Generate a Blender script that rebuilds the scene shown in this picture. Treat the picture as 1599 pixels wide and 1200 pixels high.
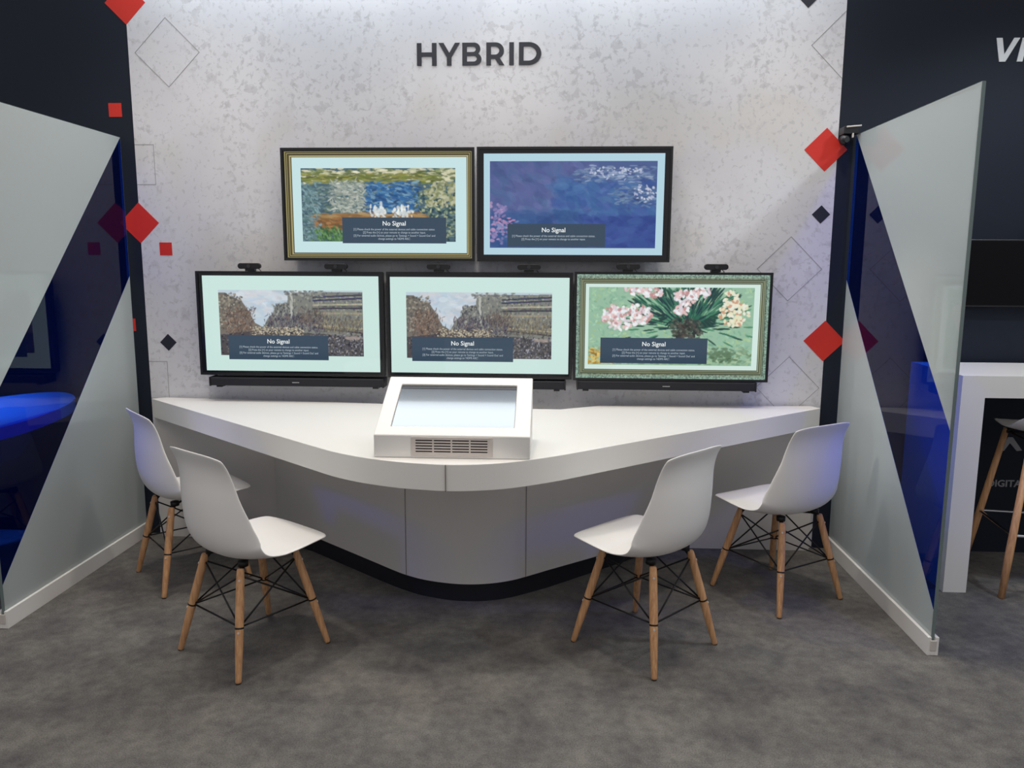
import bpy, bmesh, math, random
import numpy as np
from mathutils import Vector, Matrix
R = math.radians
for o in list(bpy.data.objects): bpy.data.objects.remove(o)
sc = bpy.context.scene
COL = sc.collection

# ------------------------------------------------------------------ camera
FPX, CX, CY, CZ, YAW, PIT, ROL = 1211.6, 2.1514, -4.0216, 1.48, .0507, .1525, .0047
fw = Vector((-math.sin(YAW)*math.cos(PIT), math.cos(YAW)*math.cos(PIT), -math.sin(PIT)))
r0 = Vector((math.cos(YAW), math.sin(YAW), 0)); u0 = r0.cross(fw)
rt = r0*math.cos(ROL) + u0*math.sin(ROL); up = -r0*math.sin(ROL) + u0*math.cos(ROL)
cam = bpy.data.objects.new('camera', bpy.data.cameras.new('camera')); COL.objects.link(cam)
m = Matrix((rt, up, -fw)).transposed().to_4x4(); m.translation = (CX, CY, CZ)
cam.matrix_world = m
cam.data.sensor_width = 36; cam.data.lens = FPX/1599*36; cam.data.clip_start = .05
sc.camera = cam

# ------------------------------------------------------------------ world, lamps, exposure
sc.view_settings.view_transform = 'Standard'; sc.view_settings.look = 'None'
sc.view_settings.gamma = 1; sc.view_settings.use_curve_mapping = False
sc.view_settings.exposure = 0.0
w = bpy.data.worlds.new('hall'); sc.world = w; w.use_nodes = True
w.node_tree.nodes['Background'].inputs[0].default_value = (.96, .96, 1, 1)
w.node_tree.nodes['Background'].inputs[1].default_value = .43

def area(name, loc, target, sx, sy, power, color, spread=180):
    l = bpy.data.lights.new(name, 'AREA'); l.shape = 'RECTANGLE'; l.size = sx; l.size_y = sy
    l.energy = power; l.color = color; l.spread = R(spread)
    o = bpy.data.objects.new(name, l); COL.objects.link(o); o.location = loc
    o.rotation_euler = (Vector(target)-Vector(loc)).to_track_quat('-Z', 'Y').to_euler()
    return o
def spot(name, loc, target, power, color, ang=70, blend=.6, rad=.05):
    l = bpy.data.lights.new(name, 'SPOT'); l.energy = power; l.color = color
    l.spot_size = R(ang); l.spot_blend = blend; l.shadow_soft_size = rad
    o = bpy.data.objects.new(name, l); COL.objects.link(o); o.location = loc
    o.rotation_euler = (Vector(target)-Vector(loc)).to_track_quat('-Z', 'Y').to_euler()
    return o
WARM = (1, .90, .78); COOL = (.82, .91, 1)
# strip along the head of the booth wall
area('wall_wash', (1.77, -.15, 3.15), (1.77, -.15, 0), 3.4, .26, 25, (.84, .93, 1))
# luminaires hanging over the desk
for i, x in enumerate((.35, 1.8, 3.25)):
    spot('desk_spot', (x, -.95, 3.7), (x, -.75, .8), 88, WARM, 84, .8, .10)
# broad hall lights over the aisle
area('aisle_light', (1.8, -4.2, 4.6), (1.8, -2.4, 0), 5, 1.2, 50, (1, .90, .78))
# the neighbouring booths have their own lamps
spot('booth_spot', (-.75, -.8, 3.3), (-.76, -.7, .8), 300, COOL, 32, .8, .1)
spot('booth_spot', (-2.6, -1.0, 2.3), (.24, -.68, .66), 150, COOL, 15, 1, .1)
spot('booth_spot', (6.2, -1.0, 2.3), (3.38, -.72, .66), 150, COOL, 15, 1, .1)
spot('slab_fill_spot', (1.3, -2.2, 2.9), (3.96, -.35, .75), 130, WARM, 18, .8, .05)  # added fill aimed through the right glass at the slab leg, no real luminaire
spot('booth_spot', (4.9, -1.3, 3.3), (4.2, -.5, .6), 90, COOL, 90, .6, .1)

# ------------------------------------------------------------------ helpers
def lin(c):
    c = c/255.
    return c/12.92 if c <= .04045 else ((c+.055)/1.055)**2.4
def rgb(r, g, b): return (lin(r), lin(g), lin(b), 1)
def mat(name, col, rough=.5, metal=0, spec=.5, coat=0, noise=0, scale=40, bump=0):
    M = bpy.data.materials.new(name); M.use_nodes = True; nt = M.node_tree; b = nt.nodes['Principled BSDF']
    b.inputs['Base Color'].default_value = col; b.inputs['Roughness'].default_value = rough
    b.inputs['Metallic'].default_value = metal; b.inputs['Specular IOR Level'].default_value = spec
    b.inputs['Coat Weight'].default_value = coat
    tc = nt.nodes.new('ShaderNodeTexCoord'); n = nt.nodes.new('ShaderNodeTexNoise')
    n.inputs['Scale'].default_value = scale; n.inputs['Detail'].default_value = 5
    nt.links.new(tc.outputs['Object'], n.inputs['Vector'])
    if noise:
        cr = nt.nodes.new('ShaderNodeValToRGB')
        cr.color_ramp.elements[0].position = .3; cr.color_ramp.elements[1].position = .7
        cr.color_ramp.elements[0].color = tuple(c*(1-noise) for c in col[:3])+(1,)
        cr.color_ramp.elements[1].color = tuple(min(1, c*(1+noise)) for c in col[:3])+(1,)
        nt.links.new(n.outputs['Fac'], cr.inputs['Fac']); nt.links.new(cr.outputs['Color'], b.inputs['Base Color'])
    if bump:
        bp = nt.nodes.new('ShaderNodeBump'); bp.inputs['Strength'].default_value = bump; bp.inputs['Distance'].default_value = .002
        nt.links.new(n.outputs['Fac'], bp.inputs['Height']); nt.links.new(bp.outputs['Normal'], b.inputs['Normal'])
    return M
def emit(name, col, strength):
    M = bpy.data.materials.new(name); M.use_nodes = True; b = M.node_tree.nodes['Principled BSDF']
    b.inputs['Base Color'].default_value = (0, 0, 0, 1); b.inputs['Roughness'].default_value = .2
    b.inputs['Emission Color'].default_value = col; b.inputs['Emission Strength'].default_value = strength
    return M
def obj(name, bm, ms, parent=None, smooth=False, bevel=0, seg=2):
    me = bpy.data.meshes.new(name)
    bmesh.ops.recalc_face_normals(bm, faces=bm.faces)
    bm.to_mesh(me); bm.free()
    for k in (ms if isinstance(ms, (list, tuple)) else [ms]): me.materials.append(k)
    o = bpy.data.objects.new(name, me); COL.objects.link(o); o.parent = parent
    if smooth:
        for p in me.polygons: p.use_smooth = True
    if bevel:
        mo = o.modifiers.new('bevel', 'BEVEL'); mo.width = bevel; mo.segments = seg; mo.limit_method = 'ANGLE'
    return o
def box(bm, x0, x1, y0, y1, z0, z1, mi=0):
    vs = [bm.verts.new((x, y, z)) for x in (x0, x1) for y in (y0, y1) for z in (z0, z1)]
    for f in ((0, 1, 3, 2), (4, 6, 7, 5), (0, 4, 5, 1), (2, 3, 7, 6), (0, 2, 6, 4), (1, 5, 7, 3)):
        bm.faces.new([vs[i] for i in f]).material_index = mi
def prism(bm, pts, a, b, axis='z', mi=0):
    def P(p, h):
        return (p[0], p[1], h) if axis == 'z' else (p[0], h, p[1]) if axis == 'y' else (h, p[0], p[1])
    A = [bm.verts.new(P(p, a)) for p in pts]; B = [bm.verts.new(P(p, b)) for p in pts]
    bm.faces.new(A).material_index = mi; bm.faces.new(B[::-1]).material_index = mi
    n = len(pts)
    for i in range(n): bm.faces.new((A[i], A[(i+1) % n], B[(i+1) % n], B[i])).material_index = mi
def tube(bm, pts, rad, seg=10, cap=True, mi=0):
    pts = [Vector(p) for p in pts]; rad = rad if isinstance(rad, (list, tuple)) else [rad]*len(pts)
    rings = []
    for i, p in enumerate(pts):
        d = (pts[min(i+1, len(pts)-1)]-pts[max(i-1, 0)]).normalized()
        a = d.orthogonal().normalized() if not rings else (ref - d*ref.dot(d)).normalized()
        ref = a; b = d.cross(a)
        rings.append([bm.verts.new(p+(a*math.cos(t)+b*math.sin(t))*rad[i]) for t in [2*math.pi*k/seg for k in range(seg)]])
    for r1, r2 in zip(rings, rings[1:]):
        for k in range(seg): bm.faces.new((r1[k], r1[(k+1) % seg], r2[(k+1) % seg], r2[k])).material_index = mi
    if cap: bm.faces.new(rings[0][::-1]).material_index = mi; bm.faces.new(rings[-1]).material_index = mi
def new(): return bmesh.new()
def tag(o, label, cat, group=None):
    o['label'] = label; o['category'] = cat
    if group: o['group'] = group
    return o
def thing(name, label, cat, loc=(0, 0, 0), rz=0, group=None):
    o = bpy.data.objects.new(name, None); COL.objects.link(o); o.empty_display_size = .1
    o.location = loc; o.rotation_euler = (0, 0, rz)
    return tag(o, label, cat, group)
def struct(o): o['kind'] = 'structure'; return o
def dup(root, loc, rz, label):
    r = root.copy(); COL.objects.link(r); r.location = loc; r.rotation_euler = (0, 0, rz); r['label'] = label
    for ch in list(root.children):
        c = ch.copy(); COL.objects.link(c); c.parent = r
        for g in list(ch.children):
            d = g.copy(); COL.objects.link(d); d.parent = c
    return r
def text(name, s, size, loc, m_, parent, weight=0, ext=.0006, align='LEFT', shear=0, sx=1):
    cu = bpy.data.curves.new(name, 'FONT'); cu.body = s; cu.size = size; cu.offset = weight; cu.extrude = ext
    cu.align_x = align; cu.shear = shear; cu.resolution_u = 3
    t = bpy.data.objects.new('tmp', cu); COL.objects.link(t)
    dg = bpy.context.evaluated_depsgraph_get(); me = bpy.data.meshes.new_from_object(t.evaluated_get(dg))
    bpy.data.objects.remove(t)
    me.transform(Matrix.Diagonal((sx, 1, 1, 1)))
    me.transform(Matrix.Rotation(math.pi/2, 4, 'X')); me.transform(Matrix.Translation(loc))
    me.materials.clear(); me.materials.append(m_); me.name = name
    o = bpy.data.objects.new(name, me); COL.objects.link(o); o.parent = parent
    return o

# ------------------------------------------------------------------ materials
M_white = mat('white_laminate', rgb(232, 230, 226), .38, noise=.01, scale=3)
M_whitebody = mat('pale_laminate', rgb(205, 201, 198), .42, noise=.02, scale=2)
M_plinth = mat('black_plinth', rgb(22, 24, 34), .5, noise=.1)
M_seam = mat('seam_shadow_gap', rgb(120, 112, 106), .7, noise=.05)
M_shell = mat('white_moulded_plastic', rgb(238, 236, 233), .42, noise=.01, scale=6)
M_black = mat('black_plastic', rgb(20, 20, 24), .38, noise=.1, scale=60)
M_blackmetal = mat('black_powder_metal', rgb(24, 22, 24), .4, metal=.3, noise=.1)
M_cloth = mat('speaker_mesh', rgb(26, 26, 34), .8, noise=.3, scale=400, bump=.4)
M_greymetal = mat('brushed_grey_metal', rgb(206, 198, 192), .4, metal=.1, noise=.03, scale=20)
M_darkslot = mat('dark_slot', rgb(24, 14, 14), .8, noise=.1)
M_red = mat('red_print', rgb(205, 42, 30), .5, noise=.02, scale=10)
M_navy = mat('navy_print', rgb(30, 32, 44), .5, noise=.03, scale=10)
M_line = mat('thin_grey_print', rgb(150, 150, 152), .6, noise=.05)
M_letter = mat('charcoal_lettering', rgb(38, 40, 50), .5, noise=.03)
M_lightletter = mat('off_white_lettering', rgb(225, 228, 230), .5, noise=.02)
M_greyletter = mat('grey_lettering', rgb(150, 150, 156), .6, noise=.02)
M_logo = mat('silver_logo', rgb(200, 200, 205), .3, noise=.02)

def wood():
    M = bpy.data.materials.new('beech_wood'); M.use_nodes = True; nt = M.node_tree; b = nt.nodes['Principled BSDF']
    tc = nt.nodes.new('ShaderNodeTexCoord'); mp = nt.nodes.new('ShaderNodeMapping'); mp.inputs['Scale'].default_value = (60, 60, 5)
    n = nt.nodes.new('ShaderNodeTexNoise'); n.inputs['Scale'].default_value = 2; n.inputs['Detail'].default_value = 6
    cr = nt.nodes.new('ShaderNodeValToRGB'); cr.color_ramp.elements[0].color = rgb(176, 128, 88); cr.color_ramp.elements[1].color = rgb(214, 166, 120)
    cr.color_ramp.elements[0].position = .3; cr.color_ramp.elements[1].position = .7
    nt.links.new(tc.outputs['Object'], mp.inputs[0]); nt.links.new(mp.outputs[0], n.inputs['Vector'])
    nt.links.new(n.outputs['Fac'], cr.inputs[0]); nt.links.new(cr.outputs[0], b.inputs['Base Color']); b.inputs['Roughness'].default_value = .5
    return M
M_wood = wood()

def plaster():
    M = bpy.data.materials.new('mottled_plaster_print'); M.use_nodes = True; nt = M.node_tree; b = nt.nodes['Principled BSDF']
    L = nt.links.new; N = nt.nodes.new
    tc = N('ShaderNodeTexCoord')
    def noise(sc_, det, lo, hi, rough=.6, dist=0):
        n = N('ShaderNodeTexNoise'); n.inputs['Scale'].default_value = sc_; n.inputs['Detail'].default_value = det
        n.inputs['Roughness'].default_value = rough; n.inputs['Distortion'].default_value = dist
        L(tc.outputs['Object'], n.inputs['Vector'])
        mr = N('ShaderNodeMapRange'); mr.inputs[1].default_value = lo; mr.inputs[2].default_value = hi
        L(n.outputs['Fac'], mr.inputs[0]); return mr.outputs[0]
    def mix(f, a, c):
        mx = N('ShaderNodeMix'); mx.data_type = 'RGBA'
        if isinstance(f, float): mx.inputs[0].default_value = f
        else: L(f, mx.inputs[0])
        for s, v in ((6, a), (7, c)):
            if isinstance(v, tuple): mx.inputs[s].default_value = v
            else: L(v, mx.inputs[s])
        return mx.outputs[2]
    def mul(a, k, b_=None):
        m_ = N('ShaderNodeMath'); m_.operation = 'MULTIPLY'; L(a, m_.inputs[0])
        if b_ is None: m_.inputs[1].default_value = k
        else: L(b_, m_.inputs[1])
        return m_.outputs[0]
    base = mix(noise(1.1, 3, .38, .62), rgb(204, 204, 210), rgb(217, 217, 221))
    warm = mul(noise(1.7, 2, .55, .62, .5), .5)
    base = mix(warm, base, rgb(204, 202, 198))
    region = noise(2.3, 3, .44, .56)
    fleck = noise(21, 5, .53, .57, .66, .4)
    c = mix(mul(mul(fleck, 1, region), .6), base, rgb(188, 187, 191))
    fine = noise(42, 3, .58, .62, .6, .4)
    c = mix(mul(fine, .35), c, rgb(168, 167, 172))
    L(c, b.inputs['Base Color']); b.inputs['Roughness'].default_value = .62; b.inputs['Specular IOR Level'].default_value = .3
    return M
M_plaster = plaster()
M_darkwall = mat('dark_navy_wall', rgb(24, 31, 44), .6, spec=.25, noise=.06, scale=.8)

def carpet():
    M = bpy.data.materials.new('grey_carpet'); M.use_nodes = True; nt = M.node_tree; b = nt.nodes['Principled BSDF']
    L = nt.links.new; N = nt.nodes.new
    tc = N('ShaderNodeTexCoord')
    n1 = N('ShaderNodeTexNoise'); n1.inputs['Scale'].default_value = 4.5; n1.inputs['Detail'].default_value = 6; n1.inputs['Roughness'].default_value = .65
    n2 = N('ShaderNodeTexNoise'); n2.inputs['Scale'].default_value = 220; n2.inputs['Detail'].default_value = 4
    n3 = N('ShaderNodeTexNoise'); n3.inputs['Scale'].default_value = 26; n3.inputs['Detail'].default_value = 5
    for n in (n1, n2, n3): L(tc.outputs['Object'], n.inputs['Vector'])
    r1 = N('ShaderNodeValToRGB'); r1.color_ramp.elements[0].position = .34; r1.color_ramp.elements[1].position = .68
    r1.color_ramp.elements[0].color = rgb(88, 86, 86); r1.color_ramp.elements[1].color = rgb(118, 115, 110)
    L(n1.outputs['Fac'], r1.inputs[0])
    mr = N('ShaderNodeMapRange'); mr.inputs[1].default_value = .3; mr.inputs[2].default_value = .7; mr.inputs[3].default_value = .72; mr.inputs[4].default_value = 1.28
    L(n2.outputs['Fac'], mr.inputs[0])
    mr3 = N('ShaderNodeMapRange'); mr3.inputs[1].default_value = .3; mr3.inputs[2].default_value = .7; mr3.inputs[3].default_value = .84; mr3.inputs[4].default_value = 1.16
    L(n3.outputs['Fac'], mr3.inputs[0])
    mm = N('ShaderNodeMath'); mm.operation = 'MULTIPLY'; L(mr.outputs[0], mm.inputs[0]); L(mr3.outputs[0], mm.inputs[1])
    v = N('ShaderNodeVectorMath'); v.operation = 'SCALE'; L(r1.outputs[0], v.inputs[0]); L(mm.outputs[0], v.inputs['Scale'])
    L(v.outputs[0], b.inputs['Base Color']); b.inputs['Roughness'].default_value = .95; b.inputs['Specular IOR Level'].default_value = .15
    bp = N('ShaderNodeBump'); bp.inputs['Strength'].default_value = .5; bp.inputs['Distance'].default_value = .003
    L(n2.outputs['Fac'], bp.inputs['Height']); L(bp.outputs[0], b.inputs['Normal'])
    return M
M_carpet = carpet()

def film(name, trans, diff, tfac, dfac_color, gl=.06):
    """tinted or frosted film on glass: transparent + diffuse/translucent, glossy by Fresnel"""
    M = bpy.data.materials.new(name); M.use_nodes = True; nt = M.node_tree; nt.nodes.clear()
    L = nt.links.new; N = nt.nodes.new
    out = N('ShaderNodeOutputMaterial'); t = N('ShaderNodeBsdfTransparent'); t.inputs[0].default_value = trans
    d = N('ShaderNodeBsdfDiffuse'); d.inputs[0].default_value = diff
    tl = N('ShaderNodeBsdfTranslucent'); tl.inputs[0].default_value = dfac_color
    a = N('ShaderNodeMixShader'); a.inputs[0].default_value = .5; L(d.outputs[0], a.inputs[1]); L(tl.outputs[0], a.inputs[2])
    mx = N('ShaderNodeMixShader'); mx.inputs[0].default_value = tfac; L(a.outputs[0], mx.inputs[1]); L(t.outputs[0], mx.inputs[2])
    g = N('ShaderNodeBsdfGlossy'); g.inputs['Roughness'].default_value = .02
    fr = N('ShaderNodeFresnel'); fr.inputs[0].default_value = 1.4
    geo = N('ShaderNodeNewGeometry'); inv = N('ShaderNodeMath'); inv.operation = 'SUBTRACT'; inv.inputs[0].default_value = 1
    L(geo.outputs['Backfacing'], inv.inputs[1]); fm = N('ShaderNodeMath'); fm.operation = 'MULTIPLY'; fr2 = N('ShaderNodeMath'); fr2.operation = 'MULTIPLY'; L(fr.outputs[0], fr2.inputs[0]); fr2.inputs[1].default_value = min(1, gl*16); L(fr2.outputs[0], fm.inputs[0]); L(inv.outputs[0], fm.inputs[1])
    m2 = N('ShaderNodeMixShader'); L(fm.outputs[0], m2.inputs[0]); L(mx.outputs[0], m2.inputs[1]); L(g.outputs[0], m2.inputs[2])
    # a little grain in the film keeps it from reading as a flat sheet
    tc = N('ShaderNodeTexCoord'); n = N('ShaderNodeTexNoise'); n.inputs['Scale'].default_value = 2.5
    L(tc.outputs['Object'], n.inputs['Vector'])
    bp = N('ShaderNodeBump'); bp.inputs['Strength'].default_value = .01; L(n.outputs['Fac'], bp.inputs['Height'])
    L(bp.outputs[0], g.inputs['Normal'])
    L(m2.outputs[0], out.inputs[0]); return M
M_blue = film('blue_film_glass', (.03, .19, .85, 1), (.004, .008, .10, 1), .97, (.004, .01, .14, 1))
M_frost = film('frosted_film_glass', (.78, .84, .82, 1), (.66, .70, .69, 1), .05, (.76, .80, .79, 1))
M_clear = film('clear_glass', (.97, .985, .98, 1), (.8, .85, .84, 1), .995, (.8, .85, .84, 1), 0)
M_edge = mat('polished_glass_edge', rgb(110, 124, 124), .15, noise=.02)

# ------------------------------------------------------------------ room shell
W = 3.5435; H = 3.2
bm = new(); box(bm, -7, 11, -9, .2, -.1, 0); struct(obj('floor', bm, M_carpet))
bm = new(); box(bm, 0, W, 0, .12, 0, H); wall = struct(obj('wall_back', bm, M_plaster))
bm = new(); box(bm, -7, 0, 0, .12, 0, H); wl = struct(obj('wall_left', bm, M_darkwall))
bm = new(); box(bm, W, 11, 0, .12, 0, H); wr = struct(obj('wall_right', bm, M_darkwall))

def diamond(name, x, z, h, m_, parent, sq=False, y=0):
    bm = new()
    p = [(x-h, z-h), (x+h, z-h), (x+h, z+h), (x-h, z+h)] if sq else [(x-h, z), (x, z-h), (x+h, z), (x, z+h)]
    prism(bm, p, y-.0015, y, 'y'); return obj(name, bm, m_, parent)
for x, z, h in ((-.001, 2.768, .104), (-.001, 1.687, .104), (3.487, 2.047, .104), (3.540, 1.103, .104)):
    diamond('red_diamond', x, z, h, M_red, wall)
for x, z, h in ((.131, 1.554, .033), (-.089, 2.253, .034), (-.092, 1.155, .033)):
    diamond('red_square', x, z, h, M_red, wall if x > 0 else wl, True)
for x, z in ((.113, 1.063), (3.484, 1.735), (3.362, 2.750)):
    diamond('navy_diamond', x, z, .045, M_navy, wall)
def outline(x, z, h, sq=False, clip=None):
    bm = new(); t = .0012
    c = [(x-h, z-h), (x+h, z-h), (x+h, z+h), (x-h, z+h)] if sq else [(x-h, z), (x, z-h), (x+h, z), (x, z+h)]
    for i in range(4):
        (a0, b0), (a1, b1) = c[i], c[(i+1) % 4]
        # keep only the stretch on the pale print
        ts = [0, 1]
        if abs(a1-a0) > 1e-6:
            for lim in (.0, W):
                k = (lim-a0)/(a1-a0)
                if 0 < k < 1:
                    if (a0 < 0 and lim == 0) or (a0 > W and lim == W): ts[0] = max(ts[0], k)
                    if (a1 < 0 and lim == 0) or (a1 > W and lim == W): ts[1] = min(ts[1], k)
        if not (0 <= a0 <= W or 0 <= a1 <= W): continue
        p, q = [Vector((a0+(a1-a0)*k, b0+(b1-b0)*k)) for k in ts]
        d = (q-p).normalized(); n = Vector((-d.y, d.x))*t
        prism(bm, [tuple(p+n), tuple(p-n), tuple(q-n), tuple(q+n)], -.001, 0, 'y')
    return obj('outline_square' if sq else 'outline_diamond', bm, M_line, wall)
outline(.2, 2.53, .166); outline(-.001, 1.982, .1, True); outline(-.001, .86, .1, True)
outline(W+.01, 2.536, .165); outline(3.345, 1.466, .16); outline(3.37, .86, .16)

# HYBRID: geometric bold capitals drawn as closed outlines with holes
def arc(cx, cy, rx, ry, a0, a1, n=14):
    return [(cx+rx*math.cos(R(a0+(a1-a0)*i/n)), cy+ry*math.sin(R(a0+(a1-a0)*i/n))) for i in range(n+1)]
def letters(name, loops, m_, parent, org, k, shear=0):
    cu = bpy.data.curves.new(name, 'CURVE'); cu.dimensions = '2D'; cu.fill_mode = 'BOTH'; cu.extrude = .002
    for lp in loops:
        s = cu.splines.new('POLY'); s.points.add(len(lp)-1)
        for q, (x, y) in zip(s.points, lp): q.co = ((x+shear*y)*k, y*k, 0, 1)
        s.use_cyclic_u = True
    t = bpy.data.objects.new('tmp', cu); COL.objects.link(t)
    dg = bpy.context.evaluated_depsgraph_get(); me = bpy.data.meshes.new_from_object(t.evaluated_get(dg)); bpy.data.objects.remove(t)
    me.transform(Matrix.Rotation(math.pi/2, 4, 'X')); me.transform(Matrix.Translation(org))
    me.materials.clear(); me.materials.append(m_)
    o = bpy.data.objects.new(name, me); COL.objects.link(o); o.parent = parent; return o
h, s = 106, 23
Hl = [[(0, 0), (s, 0), (s, 43), (98-s, 43), (98-s, 0), (98, 0), (98, h), (98-s, h), (98-s, 62), (s, 62), (s, h), (0, h)]]
o_ = 108
Yl = [[(o_+41, 0), (o_+64, 0), (o_+64, 38), (o_+106, h), (o_+82, h), (o_+53.5, 59), (o_+25, h), (o_, h), (o_+41, 38)]]
o_ = 226
Bl = [[(o_, 0), (o_+56, 0)]+arc(o_+62, 29, 33, 29, -90, 62)[0:]+arc(o_+58, 78, 31, 28, -35, 90)+[(o_, h)],
      [(o_+s, 17), (o_+s, 45)]+arc(o_+56, 31, 16, 14, 90, -90), [(o_+s, 62), (o_+s, 89)]+arc(o_+53, 75.5, 14, 13.5, 90, -90)]
o_ = 345
Rl = [[(o_, 0), (o_+s, 0), (o_+s, 30), (o_+43, 30), (o_+64, 0), (o_+89, 0), (o_+64, 36)]+arc(o_+46, 68, 41, 38, -55, 90)+[(o_, h)],
      [(o_+s, 49), (o_+s, 88)]+arc(o_+44, 68.5, 20, 19.5, 90, -90)]
Il = [[(458, 0), (481, 0), (481, h), (458, h)]]
o_ = 506
Dl = [[(o_, 0)]+arc(o_+48, 53, 62, 53, -90, 90, 24)+[(o_, h)], [(o_+s, 19), (o_+s, 87)]+arc(o_+46, 53, 40, 34, 90, -90, 24)]
letters('hybrid_lettering', Hl+Yl+Bl+Rl+Il+Dl, M_letter, wall, (1.468, -.002, 2.456), .001)
# VI..., italic, on the neighbouring wall (cut by the frame)
Vl = [[(38, 0), (66, 0), (106, h), (80, h), (53, 32), (26, h), (0, h)]]
I2 = [[(118, 0), (144, 0), (144, h), (118, h)]]
letters('italic_lettering', Vl+I2, M_lightletter, wr, (4.235, -.002, 2.452), .00102, .17)
letters('chevron_logo', [[(0, 0), (42, 72), (66, 72), (118, 4), (92, 0), (54, 42), (28, 0)]], M_greyletter, wr, (4.455, -.002, .545), .001)
text('digital_lettering', 'DIGITAL', .05, (4.415, -.001, .355), M_greyletter, wr, weight=.0012, sx=1.06)

# ------------------------------------------------------------------ desk
desk = thing('display_desk', 'large white V-shaped exhibition desk with a rounded nose under the five screens', 'desk', (0, 0, 0))
front = [(.03, -.055), (1.20, -1.055), (1.309, -1.145), (1.40, -1.205), (1.489, -1.25), (1.60, -1.29), (1.70, -1.31), (1.785, -1.318), (1.87, -1.31), (1.97, -1.283), (2.07, -1.232), (2.19, -1.15), (2.30, -1.062), (3.52, -.07)]
def smooth(pts, i0, i1, n=6):
    out = list(pts[:i0+1])
    for i in range(i0, i1):
        p0, p1, p2, p3 = [Vector(pts[j]) for j in (max(i-1, 0), i, i+1, min(i+2, len(pts)-1))]
        if i == i0: p0 = p1-(p2-p1)
        if i == i1-1: p3 = p2+(p2-p1)
        for k in range(1, n+1):
            t = k/n
            out.append(tuple(.5*((2*p1)+(p2-p0)*t+(2*p0-5*p1+4*p2-p3)*t*t+(3*p1-p0-3*p2+p3)*t**3)))
    return out+list(pts[i1+1:])
fr = smooth(front, 1, 12)
back = [(3.49, -.012), (2.40, -.085), (2.20, -.20), (1.48, -.20), (1.27, -.11), (.09, -.012)]
bm = new(); prism(bm, fr+back, .667, .767)
obj('worktop', bm, M_white, desk, bevel=.002)
bm = new(); box(bm, 1.7745, 1.7765, -1.3255, -1.315, .667, .766)
obj('worktop_seam', bm, M_seam, desk)
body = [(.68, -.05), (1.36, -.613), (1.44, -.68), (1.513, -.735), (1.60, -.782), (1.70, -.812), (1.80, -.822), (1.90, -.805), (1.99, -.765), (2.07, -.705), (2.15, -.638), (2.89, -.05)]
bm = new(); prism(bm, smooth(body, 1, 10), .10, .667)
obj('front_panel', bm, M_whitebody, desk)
for x, y in ((1.513, -.735), (2.05, -.722)):
    bm = new(); box(bm, x-.001, x+.001, y-.003, y+.006, .10, .667); obj('panel_seam', bm, M_seam, desk)
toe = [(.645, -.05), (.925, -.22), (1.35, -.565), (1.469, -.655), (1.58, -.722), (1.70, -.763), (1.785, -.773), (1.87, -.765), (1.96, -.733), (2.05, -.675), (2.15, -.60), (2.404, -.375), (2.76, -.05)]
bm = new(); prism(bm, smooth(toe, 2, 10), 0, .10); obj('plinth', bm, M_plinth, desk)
bm = new(); box(bm, .035, 3.515, -.045, -.012, 0, .667); obj('rear_panel', bm, M_whitebody, desk)

# ------------------------------------------------------------------ kiosk
kx0, kx1, ky0, ky1 = 1.494, 2.078, -1.227, -.898
kz0, kz1, kz2 = .767, .853, 1.025
kiosk = thing('touch_kiosk', 'white wedge-shaped kiosk with a sloping blank screen on the desk nose', 'kiosk', ((kx0+kx1)/2, (ky0+ky1)/2, kz0))
def kl(o): o.location = -Vector(kiosk.location); return o
bm = new()
S = math.hypot(ky1-ky0, kz2-kz1); dy, dz = (ky1-ky0)/S, (kz2-kz1)/S
def kp(x, v, d=0): return (x, ky0+dy*v+dz*d, kz1+dz*v-dy*d)
sx0, sx1, sv0, sv1 = kx0+.056, kx1-.062, .052, S-.052
outer = [kp(kx0, 0), kp(kx1, 0), kp(kx1, S), kp(kx0, S)]
inner = [kp(sx0, sv0), kp(sx1, sv0), kp(sx1, sv1), kp(sx0, sv1)]
deep = [kp(sx0, sv0, .012), kp(sx1, sv0, .012), kp(sx1, sv1, .012), kp(sx0, sv1, .012)]
base = [(kx0, ky0, kz0), (kx1, ky0, kz0), (kx1, ky1, kz0), (kx0, ky1, kz0)]
O, I, D, B = [[bm.verts.new(p) for p in q] for q in (outer, inner, deep, base)]
for i in range(4):
    j = (i+1) % 4
    bm.faces.new((O[i], O[j], I[j], I[i])); bm.faces.new((I[i], I[j], D[j], D[i])); bm.faces.new((B[i], B[j], O[j], O[i]))
bm.faces.new(B); bm.faces.new(D)
kl(obj('housing', bm, M_white, kiosk, bevel=.004, seg=3))
M_kscreen = mat('glossy_screen_glass', rgb(14, 18, 24), .09, spec=1.0, coat=.3, noise=.02)
bm = new()
a = [kp(sx0+.001, sv0+.001, .0115), kp(sx1-.001, sv0+.001, .0115), kp(sx1-.001, sv1-.001, .0115), kp(sx0+.001, sv1-.001, .0115)]
b_ = [kp(sx0+.001, sv0+.001, .008), kp(sx1-.001, sv0+.001, .008), kp(sx1-.001, sv1-.001, .008), kp(sx0+.001, sv1-.001, .008)]
A = [bm.verts.new(p) for p in a]; Bv = [bm.verts.new(p) for p in b_]
bm.faces.new(A); bm.faces.new(Bv)
for i in range(4): bm.faces.new((A[i], A[(i+1) % 4], Bv[(i+1) % 4], Bv[i]))
kl(obj('screen', bm, M_kscreen, kiosk))
bm = new(); box(bm, sx0, sx1, -.004, 0, -.008, .008)
for v in bm.verts: v.co = Vector(kp(v.co.x, sv1-.012+v.co.z, .009+v.co.y*.5))
kl(obj('screen_bezel', bm, M_black, kiosk))
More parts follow.
